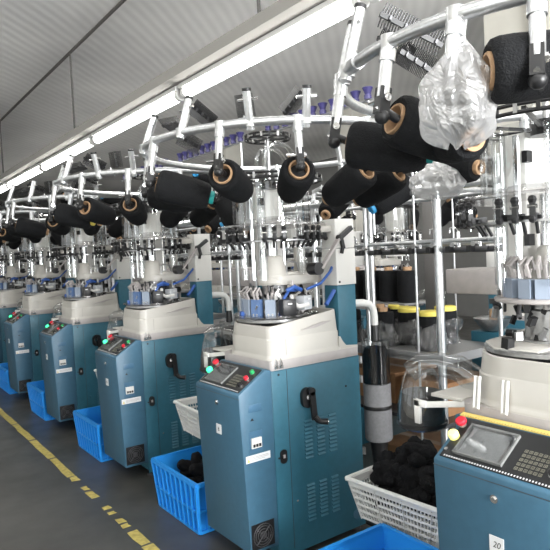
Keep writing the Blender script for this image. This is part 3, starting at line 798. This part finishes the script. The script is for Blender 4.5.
for k in range(-1, 5):
    cy = k*P-.05+.05
    creel(2.85, cy, [150, 205, 260, 320, 30, 90], [(150, 'upi', []), (226, 'upo', []), (60, 'upi', [])], 'galvanised yarn creel over the row behind, %s from the right' % NTH[k+1], 'galvanised yarn creels of the row behind', True)
    for a, daz, tl in ((150, -10, 25), (205, 10, 40), (320, 10, 40), (30, 0, 30), (90, 5, 45)):
        hang(2.85, cy, a, daz, tl, 'tan', 'black yarn cone at the %s of the %s creel of the row behind' % ({150: 'rear right', 205: 'rear', 320: 'front', 30: 'front right', 90: 'right'}[a], NTH[k+1]), 'yarn cones of the row behind', 1., True)

# ------------------------------------------------------------------ plastic bags
def bag(loc, h, rx, ry, label, seed, group=None, m=None):
    rn = random.Random(seed); ph = [rn.uniform(0, 6.28) for _ in range(12)]
    N, K = 56, 34; vs = []; fs = []
    for j in range(K+1):
        t = j/K
        if t < .22: w = .17-.3*t
        else: w = .104 + .93*math.sin(min(1, (t-.22)/.45)*PI/2)**1.1
        if t > .80: w *= max(.02, math.sqrt(max(0, 1-((t-.80)/.205)**2)))
        for i in range(N):
            a = 2*PI*i/N
            f = 1 + .08*math.sin(3*a+ph[0]+2*t) + .06*math.sin(5*a+ph[1]-5*t) + .05*math.sin(9*a+ph[2]+7*t)*math.sin(8*t+ph[3]) + .035*math.sin(14*a+ph[4]-11*t) + .03*math.sin(6*a+23*t+ph[5])
            vs.append((rx*w*f*math.cos(a)+.03*h*math.sin(3*t+ph[6])*t, ry*w*f*math.sin(a), -h*t + .012*math.sin(4*a+ph[7])*t))
    for j in range(K):
        for i in range(N): fs.append((j*N+i, j*N+(i+1) % N, (j+1)*N+(i+1) % N, (j+1)*N+i))
    b = MB(); b.add(vs, fs)
    b.tube([(.018*math.cos(2*PI*i/12), .018*math.sin(2*PI*i/12), -.07*h) for i in range(12)], .006, 6, 0, True)
    o = b.build('plastic_bag', m or FILM, None, 0, (0,0,0)); o.location = loc
    return tag(o, label, 'plastic bag', group)
bg = bag((-.222, -1.512, 2.185), .335, .108, .09, 'crumpled clear plastic bag tied to the front pipe of the nearest creel', 4)
bg.rotation_euler = (R(4), R(-6), R(40))
bag((.55, -.78, 2.0), .20, .11, .10, 'smaller clear plastic bag hanging behind the nearest black cones', 9)

# ------------------------------------------------------------------ crates
def crate_mesh():
    b = MB(); W, L, H = .43, .60, .30    # top size, tapered
    def pt(u, v, z):
        k = .88+.12*z/H; return Vector((u*W/2*k, v*L/2*k, z))
    t = .006
    # walls: outer and inner sheets
    for s_ in (.950, .950-2*t/.43):
        vs = [pt(u*s_, v*s_, z) for z in (.01, H) for u, v in ((-1,-1),(1,-1),(1,1),(-1,1))]
        b.add(vs, [(0,1,5,4),(1,2,6,5),(2,3,7,6),(3,0,4,7)], 0, False)
    b.add([pt(u, v, .012) for u, v in ((-1,-1),(1,-1),(1,1),(-1,1))], [(0,1,2,3)], 0, False)
    b.add([pt(u, v, 0) for u, v in ((-1,-1),(1,-1),(1,1),(-1,1))], [(3,2,1,0)], 0, False)
    # rim
    for z, w in ((H, .012), (H*.46, .006), (.012, .008)):
        c = [pt(u*.985, v*.99, z) for u, v in ((-1,-1),(1,-1),(1,1),(-1,1))]
        for i in range(4): b.bar(c[i], c[(i+1) % 4], .020, w*2)
    # ribs
    for i in range(10):
        v = -1+2*i/9
        for u in (-1, 1): b.bar(pt(u*.995, v*.985, .012), pt(u*.995, v*.985, H), .020, .012, 0, (0, 1, 0))
    for i in range(8):
        u = -1+2*i/7
        for v in (-1, 1): b.bar(pt(u*.985, v*.995, .012), pt(u*.985, v*.995, H), .020, .012, 0, (1, 0, 0))
    return b.mesh('plastic_crate', [CRATE])
CM = crate_mesh()
for k in range(-1, 6):
    o = bpy.data.objects.new('plastic_crate', CM); COL.objects.link(o); o.location = (.235, .83+k*P, 0)
    tag(o, ['bright blue plastic crate at the bottom right, between the nearest two machines', 'bright blue plastic crate on the floor left of the large centre machine'][k+1] if k < 1 else 'blue plastic crate on the floor left of the %s machine from the right' % NTH[k+1], 'crate', 'blue crates between the machines')

# ------------------------------------------------------------------ socks
def sock_mesh(seed):
    rn = random.Random(seed); b = MB(); pts = []; p = Vector((-.09, 0, .02)); d = Vector((1, 0, 0))
    for i in range(9):
        pts.append(p.copy()); p += d*.022
        d = (Matrix.Rotation(rn.uniform(-.1, .55), 3, 'Z') @ Matrix.Rotation(rn.uniform(-.5, .4), 3, 'Y') @ d)
    b.tube(pts, [.018, .034, .038, .036, .038, .042, .038, .034, .012], 10)
    return b.mesh('black_sock', [SOCK])
SM = [sock_mesh(i) for i in range(5)]
def socks(c, rx, ry, h, n, seed, label, group, sc=1.):
    rn = random.Random(seed)
    for i in range(n):
        q = rn.random()**.6; a = rn.uniform(0, 2*PI)
        r_ = math.sqrt(rn.random())
        x = c[0]+rx*r_*math.cos(a); y = c[1]+ry*r_*math.sin(a)
        z = c[2] + h*(1-r_*r_)*(.35+.65*rn.random())
        o = bpy.data.objects.new('black_sock', SM[i % 5]); COL.objects.link(o)
        o.location = (x, y, z); o.rotation_euler = (rn.uniform(-.7, .7), rn.uniform(-.7, .7), rn.uniform(0, 6.28)); o.scale = (sc,)*3
        tag(o, label, 'sock', group)
socks((.27, .80, .19), .12, .18, .09, 26, 1, 'crumpled black sock in the heap inside the blue crate left of the centre machine', 'black socks in the blue crate')

# ------------------------------------------------------------------ white baskets
def basket_mesh():
    b = MB(); W, L, H = .36, .54, .20
    def pt(u, v, z):
        k = .80+.20*z/H; return Vector((u*W/2*k, v*L/2*k, z))
    for (c0, c1) in (((-1,-1),(1,-1)), ((1,-1),(1,1)), ((1,1),(-1,1)), ((-1,1),(-1,-1))):
        horiz = abs(c1[1]-c0[1]) > 0; n = 26 if horiz else 18
        for z in (.012, .045, .078, .111, .144, .172): b.bar(pt(*c0, z), pt(*c1, z), .006, .012)
        for i in range(n+1):
            t = i/n; u = c0[0]+(c1[0]-c0[0])*t; v = c0[1]+(c1[1]-c0[1])*t
            w = .018 if i % 8 == 0 else .006
            b.bar(pt(u, v, .005), pt(u, v, .185), w, .004, 0, (1, 0, 0) if not horiz else (0, 1, 0))
        b.bar(pt(*c0, .185), pt(*c1, .185), .008, .034); b.cyl(pt(c0[0]*1.03, c0[1]*1.03, .2), pt(c1[0]*1.03, c1[1]*1.03, .2), .012, n=8)
    b.add([pt(u, v, .004) for u, v in ((-1,-1),(1,-1),(1,1),(-1,1))], [(0,1,2,3)], 0, False)
    return b.mesh('white_basket', [WBASK])
BM_ = basket_mesh()
stand_b = MB()
for k in range(-1, 6):
    y = -.51+(k+1)*P
    o = bpy.data.objects.new('white_basket', BM_); COL.objects.link(o); o.location = (.66, y, .255) if k < 0 else (.45, y-.10, .40); o.rotation_euler = (0, 0, R(4 if k < 0 else -3))
    tag(o, 'white slotted plastic basket heaped with black socks, between the nearest two machines' if k < 0 else 'white slotted plastic basket behind the %s machine from the right' % NTH[k+2 if k < 0 else k+1], 'basket', 'white baskets between the machines')
    xb_, hw, zt_ = (.66, .1, .24) if k < 0 else (.565, .07, .385)
    yb_ = y if k < 0 else y-.10
    t = empty('basket_stand', (xb_, yb_, 0))
    for sx in (-hw, hw):
        for sy in (-.14, .14): MB().box((sx-.014, sy-.014, .0), (sx+.014, sy+.014, zt_)).build('leg', TEAL, t, 0, (0,0,0))
    MB().box((-hw-.03, -.18, zt_), (hw+.03, .18, zt_+.0145)).build('stand_top', TEAL, t, 0, (0,0,0))
    MB().cyl((-hw-.04, -.14, .08), (-hw-.04, .14, .08), .008, n=8).build('tie_rod', CHROME, t, 0, (0,0,0))
    tag(t, 'low teal metal stand under the white basket %s' % ('between the nearest two machines' if k < 0 else 'behind the %s machine from the right' % NTH[k+1]), 'stand', 'basket stands')
socks((.70, -.47, .36), .14, .19, .26, 60, 2, 'crumpled black sock heaped in the white basket between the nearest machines', 'black socks in the white basket')

# ------------------------------------------------------------------ lint filters behind the machines
def make_filter():
    t = empty('lint_filter', (.96, .02, 0))
    z0 = .48
    MB().lathe([(.075, .0), (.080, .01), (.080, .18), (.082, .19), (.082, .20), (.080, .21), (.080, .33), (.06, .335), (0, .335)], (0, 0, z0), (0,0,1), 28).build('lower_canister', GREYF, t, 0, (0,0,0))
    MB().lathe([(.083, .185), (.084, .19), (.084, .203), (.083, .207)], (0, 0, z0), (0,0,1), 28).build('clamp_band', BLACK, t, 0, (0,0,0))
    MB().lathe([(.077, .335), (.078, .40), (.076, .50), (.06, .54), (0, .55)], (0, 0, z0), (0,0,1), 24).build('lint_fill', SOCK, t, 0, (0,0,0))
    MB().lathe([(.080, .335), (.080, .57), (.082, .575), (.082, .585), (.0, .59)], (0, 0, z0), (0,0,1), 28).build('clear_sleeve', JUG, t, 0, (0,0,0))
    MB().cyl((0, 0, z0+.58), (0, 0, z0+.69), .026, .020, n=14).build('nozzle', BLACK, t, 0, (0,0,0))
    MB().tube([(-.13, .03, 1.285), (-.08, .01, 1.285), (-.035, 0, 1.275), (-.008, 0, 1.245), (0, 0, 1.20), (0, 0, 1.15)], .022, 12).build('suction_hose', HOSEW, t, 0, (0,0,0))
    MB().cyl((0, 0, .30), (0, 0, z0), .035, .055, n=14).cyl((0, 0, 0), (0, 0, .30), .03, n=12).cyl((0, 0, 0), (0, 0, .012), .11, n=20).build('stem', BLACK, t, 0, (0,0,0))
    return t
GREYF = mat('grey_felt', (.24, .24, .25), .8, 0, .1, 60)
f0 = make_filter()
for k in range(-1, 6):
    o = f0 if k == -1 else copy_tree(f0)
    o.location = (.96, .02+(k+1)*P, 0)
    tag(o, 'grey and black lint filter canister with hose, right of the centre machine' if k == -1 else 'lint filter canister with hose beside the %s machine from the right' % NTH[k+2], 'filter canister', 'lint filters behind the machines')

# ------------------------------------------------------------------ yarn stands between the rows
def make_stand():
    t = empty('yarn_stand', (0, 0, 0))
    for x in (0, .55):
        MB().cyl((x, 0, 0), (x, 0, 1.93), .0225 if x == 0 else .014, n=12).cyl((x, 0, 0), (x, 0, .01), .05, n=12).build('post', GALV, t, 0, (0,0,0))
    MB().cyl((.0, .55, 1.0), (0, .55, 1.93), .013, n=10).build('post', GALV, t, 0, (0,0,0))
    MB().cyl((.0, 1.05, 0), (0, 1.05, 1.93), .016, n=10).build('post', GALV, t, 0, (0,0,0))
    MB().box((-.03, -.03, .955), (.60, 1.30, .975)).box((-.03, -.03, .945), (-.01, 1.30, .995)).box((-.03, -.03, .945), (.60, -.01, .995)).build('shelf', GREYS, t, 0, (0,0,0))
    MB().box((.36, .58, 1.205), (.57, 1.30, 1.217)).build('upper_shelf', GREYS, t, 0, (0,0,0))
    MB().box((-.03, -.03, .60), (.60, 1.30, .62)).build('lower_shelf', DSTEEL, t, 0, (0,0,0))
    r_ = MB().cyl((0, -.05, 1.90), (0, 1.56, 1.90), .020, n=10).cyl((0, 0, 1.90), (.56, 0, 1.90), .017, n=10).cyl((.55, -.05, 1.90), (.55, 1.56, 1.90), .015, n=10)
    r_.build('top_rail', GALV, t, 0, (0,0,0))
    MB().cyl((0.02, -.30, 1.615), (.02, 1.31, 1.615), .013, n=10).cyl((0.02, -.30, 1.565), (.02, 1.31, 1.565), .016, n=10, m=1).cyl((0.3, -.30, 1.60), (.3, 1.31, 1.60), .013, n=10).build('tension_rail', [GALV, DSTEEL], t, 0, (0,0,0))
    for i in range(12):
        y = -.25+i*.13; x = MB()
        x.cyl((.02, y, 1.56), (.02, y, 1.66), .008, n=8).cyl((-.01, y, 1.595), (-.035, y, 1.595), .011, n=10).cyl((-.04, y, 1.595), (-.043, y, 1.595), .013, n=10, m=1)
        x.tube([(.02, y, 1.66), (.0, y+.01, 1.685), (-.025, y+.02, 1.68), (-.03, y+.02, 1.655)], .004, 5)
        x.obox((-.02, y+.03, 1.57), (.04, .025, .03), None, 2)
        x.build('yarn_tensioner', [CHROME, STEEL, BLACK], t, 0, (0,0,0))
    return t
GREYS = mat('grey_shelf', (.30, .30, .30), .4, .4)
st0 = make_stand()
for k in range(-1, 6):
    o = st0 if k == -1 else copy_tree(st0)
    o.location = (1.1, -.345+(k+1)*P, 0)
    tag(o, 'galvanised pipe yarn stand with shelf right of the centre machine' if k == -1 else 'galvanised pipe yarn stand behind the %s machine from the right' % NTH[k+2], 'yarn stand', 'yarn stands between the rows')
o = copy_tree(st0); o.location = (1.1, -.345-P, 0); tag(o, 'galvanised pipe yarn stand behind the nearest machine at the right edge', 'yarn stand', 'yarn stands between the rows')
# standing yarn cones with yellow caps in clear bags, on the shelf
def stand_cone(x, y, z, cap, label, group):
    b = MB().lathe([(0, 0), (.066, 0), (.070, .008), (.070, .20), (.064, .214), (.03, .216)], (0,0,0), (0,0,1), 24)
    o = b.build('yarn_cone', YARN, None, 0, (0,0,0)); o.location = (x, y, z)
    if cap: MB().lathe([(.066, .20), (.068, .207), (.068, .228), (.06, .234), (0, .235)], (0,0,0), (0,0,1), 24).build('yellow_cap', YELTUBE, o, 0, (0,0,0))
    else: MB().lathe([(.03, .21), (.03, .24), (.02, .24), (.02, .21)], (0,0,0), (0,0,1), 16).build('paper_tube', TAN, o, 0, (0,0,0))
    return tag(o, label, 'yarn cone', group)
spots = [(1.38, .13, 1), (1.55, -.02, 1), (1.28, -.12, 1), (1.24, .22, 0), (1.40, .40, 0), (1.22, .50, 0), (1.5, .33, 1), (1.58, .62, 0), (1.35, .72, 0)]
words = ['left of the shelf post', 'at the rear beside the shelf post', 'right behind the shelf post', 'left of the yellow-capped ones', 'further left on the shelf', 'front left on the shelf', 'rear middle of the shelf', 'rear left of the shelf', 'far left of the shelf']
for (x, y, cap), w in zip(spots, words):
    stand_cone(x, y, .975, cap, 'black yarn cone %s standing %s' % ('with a yellow cap' if cap else 'wound on a paper tube', w), 'yarn cones standing on the shelf')
for i, y in enumerate((.30, .47, .63, .80, .97)):
    stand_cone(1.57, y, 1.2175, 0, 'black yarn cone on the upper shelf of the yarn stand, %s from the right' % ('first' if i == 0 else NTH[i]), 'yarn cones on the upper shelf')
def wrap(x, y, z, label, seed):
    rn = random.Random(seed); ph = [rn.uniform(0, 6) for _ in range(6)]
    N, K = 32, 14; vs = []; fs = []
    for j in range(K+1):
        t = j/K
        for i in range(N):
            a = 2*PI*i/N; f = 1+.08*math.sin(4*a+ph[0]+4*t)+.06*math.sin(7*a+ph[1]-6*t)+.05*math.sin(11*a+ph[2]+9*t)
            r_ = (.088+.014*math.sin(5*t+ph[3]))*f
            vs.append((r_*math.cos(a), r_*math.sin(a), .002+.15*t+.012*math.sin(3*a+ph[4])*t))
    for j in range(K):
        for i in range(N): fs.append((j*N+i, j*N+(i+1) % N, (j+1)*N+(i+1) % N, (j+1)*N+i))
    b = MB(); b.add(vs, fs); o = b.build('plastic_bag', FILM2, None, 0, (0,0,0)); o.location = (x, y, z)
    tag(o, label, 'plastic bag', 'clear bags around the shelf cones')
for i, (x, y, cap) in enumerate(spots[:6]):
    wrap(x, y, .976, 'clear plastic bag rolled down around the black cone %s' % words[i], 20+i)
# cardboard boxes under the shelf
def carton(x, y, z, sx, sy, sz, label, rz=0):
    t = empty('cardboard_box', (x, y, z), rz)
    MB().box((-sx/2, -sy/2, 0), (sx/2, sy/2, sz)).build('carton', CARD, t, .003, (0,0,0))
    MB().box((-.025, -sy/2-.001, sz-.06), (.025, sy/2+.001, sz+.001)).build('packing_tape', TANT, t, 0, (0,0,0))
    tag(t, label, 'box', 'cardboard boxes under the shelves')
TANT = mat('brown_tape', (.42, .25, .13), .4)
carton(1.40, -.12, .62, .40, .34, .19, 'brown cardboard box under the shelf, right of the post')
carton(1.42, .32, .62, .40, .40, .19, 'brown cardboard box under the shelf, left of the post')
carton(1.40, .78, .62, .40, .38, .19, 'brown cardboard box under the shelf, far left')
carton(1.42, .02, 0, .45, .50, .36, 'brown cardboard box on the floor below the shelves')
# purple cup rails of the row behind
def cup_rail(y0, label):
    t = empty('cup_rail', (1.75, y0, 2.70))
    MB().cyl((0, -.05, 0), (0, 1.5, 0), .010, n=8).cyl((0, 0.05, -1.0), (0, .05, 0), .010, n=8).build('rail', GALV, t, 0, (0,0,0))
    for i in range(11):
        y = .06+i*.13
        MB().lathe([(.0, .0), (.028, 0), (.030, .03), (.022, .035), (.030, .06), (.042, .085), (.040, .088), (.0, .07)], (0, y, .01), (0,0,1), 14).build('purple_cup', PURPLE, t, 0, (0,0,0))
    tag(t, label, 'cup rail', 'rails of purple yarn cups')
for i, y in enumerate((.72, 2.5, 4.2)):
    cup_rail(y, 'rail of small purple yarn cups behind the creels, %s from the camera' % NTH[i])
# drive housings of the row behind, seen past the nearest machine
def housing(y, label):
    t = empty('winding_unit', (1.88, y, 0))
    MB().box((-.15, -.50, 1.27), (.15, .36, 1.43)).box((-.12, -.28, 1.43), (.10, -.06, 1.455)).build('drive_housing', GREYP, t, .008, (0,0,0))
    MB().lathe([(.05, 1.455), (.05, 1.75), (.07, 1.76), (.07, 1.775), (0, 1.78)], (.0, -.15, 0), (0,0,1), 20).build('clear_chimney', ACR, t, 0, (0,0,0))
    MB().cyl((.0, -.15, 1.455), (0, -.15, 1.72), .02, n=12).cyl((.05, .05, 1.43), (.05, .05, 1.72), .012, n=10).build('shaft', CHROME, t, 0, (0,0,0))
    MB().box((-.04, -.1, 1.13), (.10, .06, 1.25)).build('gear_cover', CREAM, t, .006, (0,0,0))
    MB().lathe([(.0, 1.035), (.06, 1.035), (.085, 1.06), (.115, 1.10), (.12, 1.115), (.0, 1.12)], (-.05, .08, 0), (0,0,1), 24).cyl((-.05, .08, 1.11), (-.05, .08, 1.17), .022, n=12, m=1).build('bowl', [STEEL, TAN], t, 0, (0,0,0))
    MB().box((-.12, -.3, 0), (.12, .2, 1.03)).build('pedestal', TEAL, t, .006, (0,0,0))
    tag(t, label, 'winding unit', 'grey winding units between the rows')
for k in range(-1, 5): housing(-.25+(k+1)*P, 'grey boxy winding unit on teal pedestal behind the %s machine from the right' % NTH[k+1])

# ------------------------------------------------------------------ camera
M = Matrix((r2, u2, -fw)).transposed().to_4x4(); M.translation = CAMP
cd = bpy.data.cameras.new('camera'); cam = bpy.data.objects.new('camera', cd); COL.objects.link(cam)
cam.matrix_world = M; cd.sensor_width = 36; cd.sensor_fit = 'HORIZONTAL'; cd.lens = 36*f_px/550; cd.clip_start = .05
SC.camera = cam
# ------------------------------------------------------------------ light
w = bpy.data.worlds.new('world'); SC.world = w; w.use_nodes = True
w.node_tree.nodes['Background'].inputs[0].default_value = (.93, .96, 1, 1); w.node_tree.nodes['Background'].inputs[1].default_value = .3
def area(name, loc, rot, sx, sy, e, col=(1,1,1)):
    l = bpy.data.lights.new(name, 'AREA'); l.shape = 'RECTANGLE'; l.size = sx; l.size_y = sy; l.energy = e; l.color = col
    o = bpy.data.objects.new(name, l); COL.objects.link(o); o.location = loc; o.rotation_euler = rot; return o
area('daylight_fill_aisle', (-.3, -6.9, 1.9), (R(90), 0, 0), 2.8, 2.2, 880, (.98, .99, 1))  # unseen area lamp added inside the near window to light the cabinet sides
area('daylight_fill_near', (4.6, -6.9, 2.1), (R(90), 0, 0), 7.5, 2.4, 230, (.98, .99, 1))  # unseen area lamp added at the near wall, set right to spare cabinet fronts
SC.view_settings.view_transform = 'Standard'; SC.view_settings.look = 'None'; SC.view_settings.gamma = 1
SC.view_settings.use_curve_mapping = False
SC.view_settings.exposure = .12
